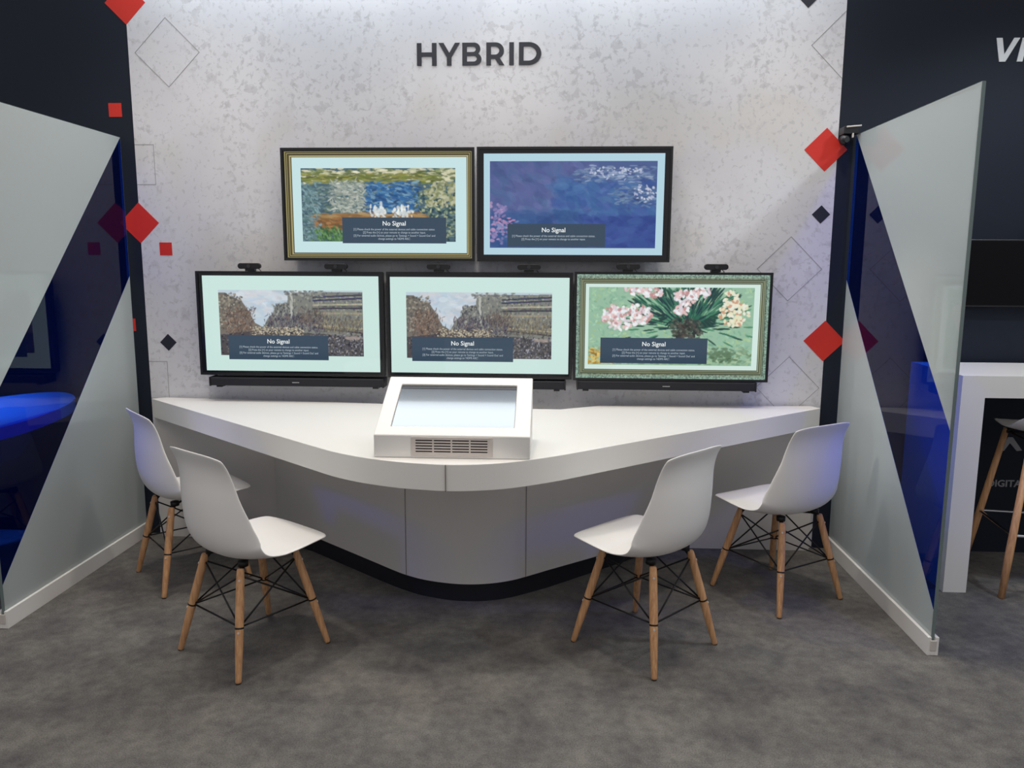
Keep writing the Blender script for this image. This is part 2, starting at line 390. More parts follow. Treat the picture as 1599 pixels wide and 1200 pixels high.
# vent grille: plate with louvre slots
vx0, vx1, vz0, vz1 = kx0+.14, kx0+.445, kz0+.008, kz1-.006
bm = new(); box(bm, vx0, vx1, ky0-.003, ky0, vz0, vz1)
vent = kl(obj('vent_grille', bm, M_greymetal, kiosk, bevel=.001))
bm = new()
for c in range(4):
    x = vx0+.018+c*.0685
    for r in range(5):
        z = vz0+.0155+r*.0105; box(bm, x, x+.0625, ky0-.0036, ky0-.002, z, z+.0042)
obj('vent_slots', bm, M_darkslot, vent)

# ------------------------------------------------------------------ chairs
def lerp_list(L, t):
    f = t*(len(L)-1); i = min(int(f), len(L)-2); k = f-i
    return L[i]*(1-k)+L[i+1]*k
def catm(P, t):
    n = len(P)-1; f = t*n; i = min(int(f), n-1); k = f-i
    p0, p1, p2, p3 = P[max(i-1, 0)], P[i], P[i+1], P[min(i+2, n)]
    return .5*((2*p1)+(p2-p0)*k+(2*p0-5*p1+4*p2-p3)*k*k+(3*p1-p0-3*p2+p3)*k**3)
SPINE = [Vector(p) for p in ((.262, .414), (.215, .428), (.15, .424), (.075, .414), (.0, .406), (-.07, .406), (-.125, .418), (-.170, .450), (-.198, .510), (-.208, .580), (-.209, .650), (-.203, .715), (-.205, .772), (-.226, .826))]
WID = [.165, .200, .217, .226, .234, .243, .250, .249, .239, .224, .206, .190, .181, .176]
LIFT = [.000, .004, .010, .016, .024, .040, .062, .080, .088, .078, .060, .040, .022, .008]
def shell_bm(spine=SPINE, wid=WID, lift=LIFT, ns=36, nu=20):
    bm = new(); rows = []
    for i in range(ns+1):
        row = []
        for j in range(nu+1):
            u = -1+2*j/nu; t = i/ns
            pull = .085*abs(u)**3.2
            te = t + pull*max(0, 1-t/.30)**1.2 - pull*.42*max(0, 1-(1-t)/.25)**1.2
            p = catm(spine, te); q = catm(spine, min(1, te+.01)); r_ = catm(spine, max(0, te-.01))
            d = (q-r_).normalized(); nrm = Vector((d.y, -d.x))  # towards the sitter
            if nrm.y < 0 and te < .5: nrm = -nrm
            if nrm.x < 0 and te >= .5: nrm = -nrm
            l = lerp_list(lift, te)*abs(u)**2.3
            x = catm(wid, te)*u*(1-.035*abs(u)**4)
            row.append(bm.verts.new((x, p.x+nrm.x*l, p.y+nrm.y*l)))
        rows.append(row)
    for a_, b2 in zip(rows, rows[1:]):
        for j in range(nu): bm.faces.new((a_[j], a_[j+1], b2[j+1], b2[j]))
    return bm
def add_shell(parent, bm):
    o = obj('seat_shell', bm, M_shell, parent, smooth=True)
    mo = o.modifiers.new('thick', 'SOLIDIFY'); mo.thickness = .007; mo.offset = 0
    mo = o.modifiers.new('sub', 'SUBSURF'); mo.levels = 1; mo.render_levels = 1
    return o
TOPX, FOOT, LTOP = .118, .198, .386
def make_chair(label):
    t = thing('shell_chair', label, 'chair', group='white shell chairs around the desk')
    add_shell(t, shell_bm())
    cs = [(-1, -1), (1, -1), (1, 1), (-1, 1)]
    def at(c, k): # point on the leg axis, k = 0 floor .. 1 top
        r = FOOT+(TOPX-FOOT)*k; return Vector((c[0]*r, c[1]*r, LTOP*k))
    for c in cs:
        bm = new(); pts = [at(c, k) for k in (0.006, .02, .3, .6, .9, .985, 1)]
        tube(bm, pts, [.0095, .0110, .0145, .0160, .0150, .0135, .011], 14)
        lg = obj('leg', bm, M_wood, t, smooth=True)
        bm = new(); tube(bm, [at(c, 0), at(c, .008)], .0095, 12); obj('foot_glide', bm, M_blackmetal, lg)
        for k in (.90, .445):
            p = at(c, k); d = Vector((c[0], c[1], .25)).normalized(); bm = new()
            tube(bm, [p+d*.012, p+d*.0170], .0042, 10); obj('screw', bm, M_greymetal, lg)
    bm = new()
    for i in range(4):
        a_, b2 = cs[i], cs[(i+1) % 4]
        na, nb = at(a_, .48)*1, at(b2, .48)*1
        ta, tb = at(a_, .93), at(b2, .93)
        inn = lambda p: Vector((p.x*.97, p.y*.97, p.z))
        na, nb, ta, tb = map(inn, (na, nb, ta, tb))
        tube(bm, [na, nb], .0034, 8); tube(bm, [na, tb], .0034, 8); tube(bm, [nb, ta], .0034, 8)
        tube(bm, [at(a_, .473), at(a_, .488)], .0162, 12)
    # mounting straps up to the shell
    for c in cs:
        tube(bm, [at(c, .93), Vector((c[0]*.108, c[1]*.10, LTOP+.012))], .009, 8)
        tube(bm, [Vector((c[0]*.108, c[1]*.10, LTOP+.003)), Vector((c[0]*.108, c[1]*.10, LTOP+.0225))], .019, 12)
    tube(bm, [Vector((-.108, -.10, LTOP+.004)), Vector((.108, .10, LTOP+.004))], .005, 8)
    tube(bm, [Vector((.108, -.10, LTOP+.004)), Vector((-.108, .10, LTOP+.004))], .005, 8)
    obj('wire_brace', bm, M_blackmetal, t, smooth=True)
    return t
c0 = make_chair('white shell chair on wooden legs in the left foreground, rear turned to the viewer')
def place(o, x, y, ang): o.location = (x, y, 0); o.rotation_euler = (0, 0, R(ang-90))
place(c0, 1.008, -1.232, 54.5)
dup(c0, (.446, -.548, 0), R(43.6-90), 'white shell chair at the left end of the desk, partly hidden behind another chair')
dup(c0, (2.532, -1.113, 0), R(136-90), 'white shell chair on wooden legs in the right foreground, seat pointing left')
dup(c0, (3.19, -.588, 0), R(123-90), 'white shell chair at the right end of the desk beside the glass screen')

# ------------------------------------------------------------------ televisions
random.seed(7); rng = np.random.default_rng(5)
GW, GH = 340, 190
def L3(c): return np.array([lin(v) for v in c])
class Canvas:
    def __init__(s, base): s.a = np.ones((GH, GW, 3))*L3(base)
    def rect(s, x0, y0, x1, y1, c): s.a[int(y0*GH):int(round(y1*GH)), int(x0*GW):int(round(x1*GW))] = L3(c)
    def stroke(s, x, y, ln, wd, ang, c, clip, al=1):
        # one brush dab in unit coordinates, x right, y down; clip = picture rectangle
        ca, sa = math.cos(ang), math.sin(ang); cx, cy = x*GW, y*GH; r = max(ln, wd)*GW+1
        x0, x1 = int(max(clip[0]*GW, cx-r)), int(min(clip[2]*GW, cx+r+1)); y0, y1 = int(max(clip[1]*GH, cy-r)), int(min(clip[3]*GH, cy+r+1))
        if x1 <= x0 or y1 <= y0: return
        Y, X = np.mgrid[y0:y1, x0:x1]; dx, dy_ = X-cx, Y-cy
        u = (dx*ca+dy_*sa)/(ln*GW); v = (-dx*sa+dy_*ca)/(wd*GW)
        k = (np.clip(1.3-(u*u+v*v), 0, .5)*2*al)[..., None]
        s.a[y0:y1, x0:x1] = s.a[y0:y1, x0:x1]*(1-k)+L3(c)*k
    def dabs(s, n, box_, pal, ln, wd, ang, clip, jit=.4, al=.8, jt=1):
        for _ in range(n):
            x = box_[0]+(box_[2]-box_[0])*rng.random(); y = box_[1]+(box_[3]-box_[1])*rng.random(); x += rng.normal(0, .014)*jt; y += rng.normal(0, .016)*jt
            c = pal[rng.integers(len(pal))]; j = rng.normal(0, 9, 1)[0]
            c = [min(255, max(0, v+j)) for v in c]
            s.stroke(x, y, ln*(.6+.8*rng.random()), wd*(.6+.8*rng.random()), ang+rng.normal(0, jit), c, clip, al)
    def poly(s, pts, c, clip, al=1):
        Y, X = np.mgrid[0:GH, 0:GW]; X = (X+.5)/GW; Y = (Y+.5)/GH; ins = np.zeros(X.shape, bool); n = len(pts)
        for i in range(n):
            (xa, ya), (xb, yb) = pts[i], pts[(i+1) % n]
            with np.errstate(divide='ignore', invalid='ignore'):
                ins ^= ((ya > Y) != (yb > Y)) & (X < (xb-xa)*(Y-ya)/(yb-ya)+xa)
        ins &= (X > clip[0]) & (X < clip[2]) & (Y > clip[1]) & (Y < clip[3])
        s.a[ins] = s.a[ins]*(1-al)+L3(c)*al
    def soft(s, clip):
        x0, y0, x1, y1 = int(clip[0]*GW), int(clip[1]*GH), int(clip[2]*GW), int(clip[3]*GH)
        b = s.a[y0:y1, x0:x1]; p = np.pad(b, ((1, 1), (1, 1), (0, 0)), 'edge')
        s.a[y0:y1, x0:x1] = b*.6+.1*(p[:-2, 1:-1]+p[2:, 1:-1]+p[1:-1, :-2]+p[1:-1, 2:])
MAT = (196, 224, 226)
def river(pic):
    c = Canvas(MAT); x0, y0, x1, y1 = pic; P = lambda u, v: (x0+(x1-x0)*u, y0+(y1-y0)*v)
    def B(a, b, d, e): return P(a, b)+P(d, e)
    c.rect(*pic, (70, 96, 110))
    c.dabs(900, pic, [(84, 112, 112), (120, 140, 138), (60, 84, 90), (100, 124, 104)], .016, .004, 0, pic, .2)
    c.dabs(420, B(.0, .02, 1, .16), [(196, 196, 160), (120, 130, 84), (212, 208, 178), (88, 104, 66)], .02, .006, .05, pic, .2)
    c.dabs(260, B(.0, .10, .9, .17), [(106, 118, 50), (140, 140, 70), (90, 96, 50)], .022, .004, 0, pic, .1)
    c.dabs(420, B(.42, .2, .74, .62), [(38, 92, 146), (60, 116, 166), (30, 74, 124), (110, 150, 176)], .018, .005, .2, pic, .3)
    c.dabs(420, B(.2, .18, .40, .6), [(150, 158, 150), (120, 134, 128), (176, 182, 170)], .012, .004, .3, pic, .5)
    c.dabs(420, B(.74, .3, 1.0, 1.0), [(24, 52, 62), (170, 178, 140), (40, 74, 74), (110, 130, 110)], .009, .005, .6, pic, .9)
    c.dabs(150, B(.82, .2, 1, .5), [(180, 180, 148), (130, 136, 92)], .01, .006, 0, pic, .8)
    # warm wooden jetty in place of any known motif
    c.dabs(300, B(.08, .64, .80, .70), [(146, 108, 66), (170, 140, 94), (122, 94, 58)], .03, .006, .01, pic, .05)
    c.dabs(200, B(.08, .70, .36, .84), [(134, 92, 52), (150, 106, 62), (104, 74, 44)], .02, .008, .05, pic, .1)
    c.dabs(60, B(.47, .52, .54, .66), [(226, 230, 226), (196, 206, 210)], .009, .006, 1.4, pic, .4)
    c.dabs(60, B(.62, .52, .69, .66), [(228, 232, 226), (200, 208, 210)], .009, .006, 1.7, pic, .4)
    c.dabs(500, B(.06, .82, .4, 1.0), [(70, 112, 60), (100, 140, 84), (46, 86, 56)], .010, .004, 1.2, pic, .5)
    c.dabs(250, B(0, .2, .1, 1.0), [(120, 150, 156), (86, 116, 120)], .01, .004, .4, pic, .5)
    c.soft(pic); return c
def pond(pic):
    c = Canvas((176, 208, 222)); x0, y0, x1, y1 = pic; P = lambda u, v: (x0+(x1-x0)*u, y0+(y1-y0)*v)
    def B(a, b, d, e): return P(a, b)+P(d, e)
    c.rect(*pic, (74, 92, 140))
    c.dabs(700, B(0, 0, .6, .7), [(74, 88, 138), (84, 94, 146), (66, 96, 140), (92, 100, 150)], .04, .02, .6, pic, .5, .4)
    c.dabs(500, B(.4, .2, 1, .8), [(58, 98, 150), (72, 112, 160), (64, 88, 150), (52, 84, 148)], .04, .016, .4, pic, .5, .4)
    c.dabs(400, B(.5, .65, 1, 1), [(46, 66, 136), (54, 76, 144), (50, 80, 142)], .04, .016, .2, pic, .4, .5)
    c.dabs(300, B(0, .6, .5, 1), [(52, 86, 138), (44, 74, 128)], .04, .016, .2, pic, .4, .4)
    c.dabs(260, B(.52, .08, .98, .22), [(108, 132, 168), (90, 116, 152), (66, 84, 132), (140, 156, 184)], .018, .004, .0, pic, .15, .7)
    c.dabs(60, B(.58, .08, .9, .16), [(186, 196, 214), (164, 172, 206)], .006, .004, 0, pic, .5, .9)
    c.dabs(180, B(.76, .3, 1, .48), [(110, 134, 166), (84, 110, 146), (60, 80, 128)], .016, .004, 0, pic, .2, .7)
    c.dabs(40, B(.87, .28, .99, .42), [(200, 204, 220), (176, 182, 210)], .006, .004, .6, pic, .6, .9)
    c.dabs(70, B(0, .5, .1, .95), [(142, 128, 176), (120, 120, 170), (170, 140, 180)], .010, .007, 0, pic, .5, .8)
    c.dabs(40, B(.02, .66, .15, .82), [(120, 136, 178), (190, 140, 180)], .009, .005, 0, pic, .4, .8)
    c.soft(pic); return c
def street(pic):
    c = Canvas((200, 226, 220)); x0, y0, x1, y1 = pic; P = lambda u, v: (x0+(x1-x0)*u, y0+(y1-y0)*v)
    def B(a, b, d, e): return P(a, b)+P(d, e)
    c.rect(*pic, (186, 202, 214)); c.dabs(150, B(.1, 0, .6, .45), [(176, 194, 210), (200, 210, 216), (206, 206, 210)], .03, .012, .1, pic, .3, .5)
    Q = lambda L_: [P(*q) for q in L_]
    c.poly(Q([(0, .04), (.05, .04), (.10, .12), (.16, .16), (.2, .3), (.25, .5), (.3, .56), (.3, 1), (0, 1)]), (112, 106, 98), pic)
    c.poly(Q([(.3, .58), (.34, .42), (.38, .34), (.39, .24), (.44, .2), (.48, .18), (.485, .08), (.53, .03), (1, .02), (1, 1), (.3, 1)]), (122, 124, 118), pic)
    c.dabs(500, B(.5, .03, 1, .6), [(132, 134, 126), (104, 108, 108), (156, 156, 140), (84, 88, 94)], .004, .006, 0, pic, .2, .8, .2)
    c.dabs(160, B(.38, .2, .52, .45), [(150, 152, 144), (90, 92, 96), (60, 62, 70)], .004, .007, 0, pic, .2, .8, .2)
    # long cornices and balcony rails running towards the vanishing point
    for v0, v1, col in ((.06, .10, (62, 66, 86)), (.11, .15, (54, 58, 84)), (.20, .22, (172, 168, 148)), (.26, .27, (58, 58, 66)), (.34, .34, (150, 142, 118)), (.58, .52, (168, 160, 134)), (.64, .56, (60, 58, 64))):
        for k in range(90):
            u = .66+.34*k/89; c.stroke(*P(u, v1+(v0-v1)*k/89), .006, .0045, 0, [min(255, q+rng.normal(0, 12)) for q in col], pic, .8)
    for k in range(40):
        u = .70+.30*k/39; c.stroke(*P(u, .235), .0018, .008, 0, (66, 66, 72), pic, .8); c.stroke(*P(u, .62-.02*k/39), .0018, .007, 0, (90, 84, 76), pic, .7)
    for k in range(8): c.stroke(*P(.50+.012*rng.random(), .05+.05*k), .004, .02, 0, (188, 190, 182), pic, .7)
    c.dabs(60, B(.46, .0, .74, .08), [(96, 98, 100), (140, 142, 136)], .008, .005, 0, pic, .3, .8, .3)
    c.dabs(260, B(0, .06, .16, .6), [(134, 128, 114), (96, 92, 86), (76, 76, 74), (160, 154, 140)], .005, .006, .4, pic, .6, .8, .3)
    c.dabs(560, B(.05, .28, .23, .8), [(112, 92, 78), (138, 114, 96), (74, 62, 58), (96, 86, 84)], .0025, .010, .3, pic, .6, .8)
    c.dabs(520, B(.33, .38, .72, .62), [(86, 82, 98), (64, 62, 82), (120, 106, 100), (50, 50, 66)], .0022, .010, .2, pic, .5, .75)
    c.dabs(200, B(.56, .28, .72, .5), [(110, 98, 88), (72, 66, 70)], .002, .011, .2, pic, .5, .7)
    c.dabs(300, B(.72, .40, 1, .62), [(140, 132, 104), (104, 98, 88), (82, 78, 76)], .0022, .011, .1, pic, .4, .7)
    c.poly(Q([(0, .68), (.24, .62), (.5, .64), (.74, .66), (1, .74), (1, 1), (0, 1)]), (60, 57, 64), pic, .8)
    c.dabs(900, B(0, .66, 1, 1), [(52, 50, 58), (88, 84, 84), (36, 36, 48), (118, 112, 106)], .004, .0045, 0, pic, .8, .85, .6)
    c.dabs(520, B(.22, .56, .58, .68), [(168, 158, 138), (96, 86, 78), (194, 184, 160), (56, 56, 62)], .0042, .003, 0, pic, .6, .9, .3)
    c.dabs(260, B(.66, .66, 1, 1), [(160, 160, 168), (34, 34, 46), (90, 90, 112)], .002, .005, .3, pic, .6, .9, .5)
    c.dabs(60, B(.88, .70, .97, .73), [(150, 138, 132)], .008, .004, .1, pic, .2, .8, .1)
    c.soft(pic); return c
def flowers(pic):
    c = Canvas((206, 228, 220)); x0, y0, x1, y1 = pic; P = lambda u, v: (x0+(x1-x0)*u, y0+(y1-y0)*v)
    def B(a, b, d, e): return P(a, b)+P(d, e)
    c.rect(*pic, (146, 184, 158))
    c.dabs(900, pic, [(138, 180, 156), (156, 194, 160), (128, 172, 146), (160, 188, 140)], .012, .005, .8, pic, 1)
    c.dabs(350, B(0, .78, 1, 1), [(140, 170, 140), (160, 186, 152), (120, 150, 120)], .014, .005, 0, pic, .4)
    c.dabs(120, B(0, .8, .16, 1), [(186, 150, 60), (160, 120, 48), (214, 190, 110)], .012, .006, .6, pic, .6)
    c.dabs(60, B(.76, .8, .88, .92), [(92, 120, 92)], .014, .006, 0, pic, .4)
    # sprays of long leaves fanning out of a bowl low in the middle
    for _ in range(520):
        a = -math.pi/2+rng.normal(0, .85); r = .05+.36*rng.random()
        u = .60+math.cos(a)*r; v = .50+math.sin(a)*r*1.35
        c.stroke(*P(u, v), .030, .0045, math.atan2(math.sin(a)*.8, math.cos(a)), [(24, 70, 60), (40, 100, 80), (18, 50, 60), (70, 130, 100)][rng.integers(4)], pic, .95)
    for _ in range(60):
        a = rng.random()*math.pi; u = .60+math.cos(a)*.16; v = .34+math.sin(a)*.16
        c.stroke(*P(u, v), .022, .004, a, [(30, 76, 60), (24, 56, 56)][rng.integers(2)], pic, .95)
    c.dabs(260, B(.525, .42, .665, .64), [(52, 60, 54), (74, 66, 62), (36, 44, 44), (90, 96, 84)], .010, .006, .8, pic, .6)
    for (u, v, ru, rv, n) in ((.20, .40, .12, .14, 110), (.30, .34, .08, .13, 70), (.16, .30, .07, .08, 40), (.38, .06, .06, .07, 40), (.27, .03, .07, .05, 30), (.58, .12, .07, .10, 60), (.56, .28, .05, .06, 30), (.68, .05, .06, .06, 30), (.88, .32, .09, .16, 90), (.86, .14, .05, .1, 30)):
        for _ in range(n):
            a = rng.random()*6.283; k = math.sqrt(rng.random())
            col = [(230, 232, 236), (214, 206, 214), (226, 190, 190), (238, 240, 240), (190, 140, 140)][rng.integers(5)]
            if u > .8: col = [(226, 224, 190), (236, 226, 200), (200, 150, 120), (230, 232, 216)][rng.integers(4)]
            c.stroke(*P(u+math.cos(a)*ru*k, v+math.sin(a)*rv*k), .011, .007, rng.random()*3, col, pic, .9)
    c.soft(pic); return c
M_screen = bpy.data.materials.new('lit_screen'); M_screen.use_nodes = True
nt = M_screen.node_tree; b = nt.nodes['Principled BSDF']; at_ = nt.nodes.new('ShaderNodeAttribute'); at_.attribute_name = 'picture'
b.inputs['Base Color'].default_value = (.004, .004, .005, 1); b.inputs['Roughness'].default_value = .07
nt.links.new(at_.outputs['Color'], b.inputs['Emission Color']); b.inputs['Emission Strength'].default_value = 1.0
M_msg = emit('screen_white_text', rgb(235, 240, 240), 1.0)
M_msg2 = emit('screen_grey_text', rgb(176, 190, 198), 1.0)

def picture_mesh(name, canvas, x0, x1, z0, z1, y, parent, loc):
    xs = np.linspace(x0, x1, GW+1); zs = np.linspace(z1, z0, GH+1)
    X, Z = np.meshgrid(xs, zs); V = np.stack([X.ravel(), np.full(X.size, y), Z.ravel()], 1)-np.array(loc)
    i = (np.arange(GH)[:, None]*(GW+1)+np.arange(GW)[None]).ravel()
    F = np.stack([i, i+GW+1, i+GW+2, i+1], 1)
    me = bpy.data.meshes.new(name); me.vertices.add(len(V)); me.vertices.foreach_set('co', V.ravel())
    me.loops.add(F.size); me.loops.foreach_set('vertex_index', F.ravel().astype(np.int32))
    me.polygons.add(len(F)); me.polygons.foreach_set('loop_start', np.arange(len(F), dtype=np.int32)*4)
    me.update(calc_edges=True)
    at = me.color_attributes.new('picture', 'FLOAT_COLOR', 'CORNER')
    col = np.ones((len(F), 4, 4)); col[..., :3] = canvas.a.reshape(-1, 1, 3)
    at.data.foreach_set('color', col.ravel().astype(np.float32)); me.materials.append(M_screen)
    o = bpy.data.objects.new(name, me); COL.objects.link(o); o.parent = parent; return o

MSG4 = ["[1] Please check the power of the external devices and cable connection status.",
        "[2] Press the [+] on your remote to change to another input.",
        "[3] For external audio devices, please go to 'Settings > Sound > Sound Out' and",
        "change settings to 'HDMI ARC'."]
OFF = .052; KS = (4.0216-.0425-OFF)/(4.0216-.0425)     # the screens' faces stand about 9.5 cm off the wall
fx = lambda x: CX+(x-CX)*KS
fz = lambda z: CZ+(z-CZ)*KS
def television(x0, x1, z0, z1, inn, pic, boxr, painter, label, frame=None, nlines=4, tx=None, logo=True):
    x0, x1, z0, z1 = fx(x0), fx(x1), fz(z0), fz(z1); tx = fx(tx) if tx else None
    inn, pic, boxr = [(fx(q[0]), fz(q[1]), fx(q[2]), fz(q[3])) for q in (inn, pic, boxr)]
    cx, cz = (x0+x1)/2, (z0+z1)/2; loc = (cx, 0, z0)
    t = thing('television', label, 'television', loc, group='wall mounted screens')
    ly = lambda o: (setattr(o, 'location', (-cx, -OFF, -z0)), o)[1]
    bz = .012
    bm = new(); box(bm, x0+.004, x1-.004, -.042, -.006, z0+.004, z1-.004); ly(obj('back_case', bm, M_black, t, bevel=.004))
    bm = new()
    prism(bm, [(x0, z0), (x1, z0), (x1-bz, z0+bz), (x0+bz, z0+bz)], -.050, -.040, 'y'); prism(bm, [(x0, z1), (x0+bz, z1-bz), (x1-bz, z1-bz), (x1, z1)], -.050, -.040, 'y')
    prism(bm, [(x0, z0), (x0+bz, z0+bz), (x0+bz, z1-bz), (x0, z1)], -.050, -.040, 'y'); prism(bm, [(x1, z0), (x1, z1), (x1-bz, z1-bz), (x1-bz, z0+bz)], -.050, -.040, 'y')
    ly(obj('bezel', bm, M_black, t))
    bm = new(); box(bm, cx-.15, cx+.15, -.007, OFF, cz-.12, cz+.12); ly(obj('wall_mount', bm, M_blackmetal, t))
    gx0, gx1, gz0, gz1 = x0+bz, x1-bz, z0+bz, z1-bz
    U = lambda q: ((q[0]-gx0)/(gx1-gx0), (gz1-q[3])/(gz1-gz0), (q[2]-gx0)/(gx1-gx0), (gz1-q[1])/(gz1-gz0))
    # q = (xa, za, xb, zb) world
    c = painter(U(pic))
    a = U(inn); keep = c.a.copy()
    # border outside the mat
    Y, X = np.mgrid[0:GH, 0:GW]; X = (X+.5)/GW; Y = (Y+.5)/GH
    out = (X < a[0]) | (X > a[2]) | (Y < a[1]) | (Y > a[3])
    if frame is None: c.a[out] = L3((14, 14, 18))
    else:
        # distance from the outer edge as a share of the border width, on each side
        d = np.minimum(np.minimum(X/max(a[0], 1e-3), (1-X)/max(1-a[2], 1e-3)), np.minimum(Y/max(a[1], 1e-3), (1-Y)/max(1-a[3], 1e-3)))
        k = np.clip((d*len(frame)).astype(int), 0, len(frame)-1)
        fc = np.array([L3(f) for f in frame])[k]
        if len(frame) > 10:
            n = rng.random((GH//2+1, GW//2+1)).repeat(2, 0).repeat(2, 1)[:GH, :GW]
            fc = fc*np.where((d < .45)[..., None], (.55+.9*n)[..., None], 1)
        c.a[out] = fc[out]
    # thin dark rule round the picture
    # status panel
    b4 = U(boxr); c.rect(*b4, (52, 70, 88))
    ly(picture_mesh('screen', c, gx0, gx1, gz0, gz1, -.0425, t, (0, 0, 0)))
    bx = (boxr[0]+boxr[2])/2; bw = boxr[2]-boxr[0]; top = boxr[3]; bh = boxr[3]-boxr[1]
    if tx: bx = tx
    k = 1.0
    ly(text('no_signal_text', 'No Signal', .031, (bx, -.0432, top-.039), M_msg, t, weight=.0003, ext=.0001, align='CENTER', sx=1.0))
    for i, s_ in enumerate(MSG4[:nlines]):
        ly(text('message_text', s_, .0142, (bx, -.0432, top-.0625-.0155*i), M_msg2, t, weight=0, ext=.0001, align='CENTER', sx=.9))
    return t
gold = [(24, 22, 20), (150, 140, 90), (60, 56, 36), (170, 158, 104), (52, 46, 30), (96, 84, 46), (180, 170, 120), (70, 60, 36)]
silver = [(110, 138, 124), (134, 160, 146), (96, 124, 110), (140, 160, 144), (70, 90, 76), (150, 158, 130), (56, 70, 60), (128, 134, 104), (104, 108, 82), (50, 62, 54), (150, 156, 126), (84, 92, 74)]
television(.775, 1.757, 1.497, 2.057, (.829, 1.536, 1.717, 2.011), (.877, 1.594, 1.661, 1.957), (1.082, 1.584, 1.612, 1.714), river,
           'wall screen in the upper row showing a riverside painting in a gold frame', gold)
television(1.769, 2.737, 1.496, 2.059, (1.802, 1.530, 2.701, 2.027), (1.834, 1.565, 2.665, 1.990), (1.925, 1.571, 2.415, 1.683), pond,
           'wall screen in the upper row showing a blue water painting', None, 2, 2.155)
television(.302, 1.286, .898, 1.441, (.334, .920, 1.260, 1.419), (.417, 1.003, 1.174, 1.344), (.459, .981, .990, 1.107), street,
           'wall screen at the left end of the lower row showing a grey tree-lined street', None)
television(1.302, 2.257, .896, 1.442, (1.320, .921, 2.239, 1.415), (1.402, 1.000, 2.152, 1.337), (1.431, .981, 1.954, 1.106), street,
           'middle wall screen of the lower row showing a grey tree-lined street behind the kiosk', None)
television(2.265, 3.254, .893, 1.447, (2.322, .952, 3.196, 1.388), (2.342, .975, 3.169, 1.369), (2.403, .982, 2.944, 1.112), flowers,
           'wall screen at the right end, lower row, showing flowers in an ornate silvery frame', silver)

# soundbars under the lower screens
def soundbar(x0, x1, z0, label):
    x0, x1, z0 = fx(x0), fx(x1), fz(z0)
    t = thing('soundbar', label, 'soundbar', ((x0+x1)/2, -.075, z0), group='soundbars under the lower screens'); L = (x1-x0)/2
    bm = new(); box(bm, -L, L, -.045, .045, .006, .048); obj('body', bm, M_cloth, t, bevel=.005, seg=3)
    for s_ in (-1, 1):
        bm = new(); box(bm, s_*(L+.002)-.004, s_*(L+.002)+.004, -.047, .047, .003, .051); obj('end_cap', bm, M_black, t, bevel=.002)
        bm = new(); box(bm, s_*(L-.04)-.015, s_*(L-.04)+.015, -.03, .075, -.004, .007); obj('wall_bracket', bm, M_blackmetal, t, bevel=.001)
    bm = new()
    for i in range(7): box(bm, -.018+i*.0053, -.018+i*.0053+.0036, -.0462, -.045, .0245, .0285)
    obj('silver_logo', bm, M_logo, t)
    return t
soundbar(.360, 1.275, .838, 'long black soundbar under the street screen at the left end')
soundbar(1.330, 2.222, .838, 'long black soundbar partly hidden behind the white kiosk')
soundbar(2.290, 3.190, .842, 'long black soundbar under the flower screen at the right end')

# webcams clipped on the lower screens
def webcam(label):
    t = thing('webcam', label, 'webcam', group='webcams on top of the lower screens')
    bm = new(); n = 12; hw, r_ = .044, .0145
    pts = [(hw+r_*math.cos(a_), r_*math.sin(a_)) for a_ in [R(-90+180*i/n) for i in range(n+1)]]+[(-hw+r_*math.cos(a_), r_*math.sin(a_)) for a_ in [R(90+180*i/n) for i in range(n+1)]]
    prism(bm, [(x, z+.0265) for x, z in pts], -.030, -.006, 'y'); obj('camera_body', bm, M_black, t, bevel=.003)
    bm = new(); tube(bm, [(0, -.030, .0265), (0, -.0335, .0265)], .0095, 18); obj('lens', bm, mat('lens_glass', rgb(10, 10, 16), .05, spec=.9), t)
    bm = new(); box(bm, -.024, .024, -.020, .012, .0005, .014); box(bm, -.020, .020, .010, .018, -.02, .013); obj('clip', bm, M_black, t, bevel=.002)
    bm = new(); tube(bm, [(.012, .0, .02), (.03, .006, .018), (.045, .012, .004), (.05, .02, -.012)], .0018, 8); obj('cable', bm, M_black, t, smooth=True)
    return t
w0 = webcam('black webcam on the left end screen of the lower row, nearest the wall edge'); w0.location = (fx(.593), -.035-OFF, fz(1.441))
for x, z, lb in ((1.045, 1.441, 'black webcam on the left end screen, under the gold framed riverside picture'),
                 (1.573, 1.442, 'black webcam on the middle lower screen, towards its left half'),
                 (2.033, 1.442, 'black webcam on the middle lower screen, towards its right half'),
                 (2.532, 1.447, 'black webcam on the flower screen, under the corner of the blue water picture'),
                 (2.969, 1.447, 'black webcam on the flower screen, standing clear against the pale wall')):
    dup(w0, (fx(x), -.035-OFF, fz(z)), 0, lb)

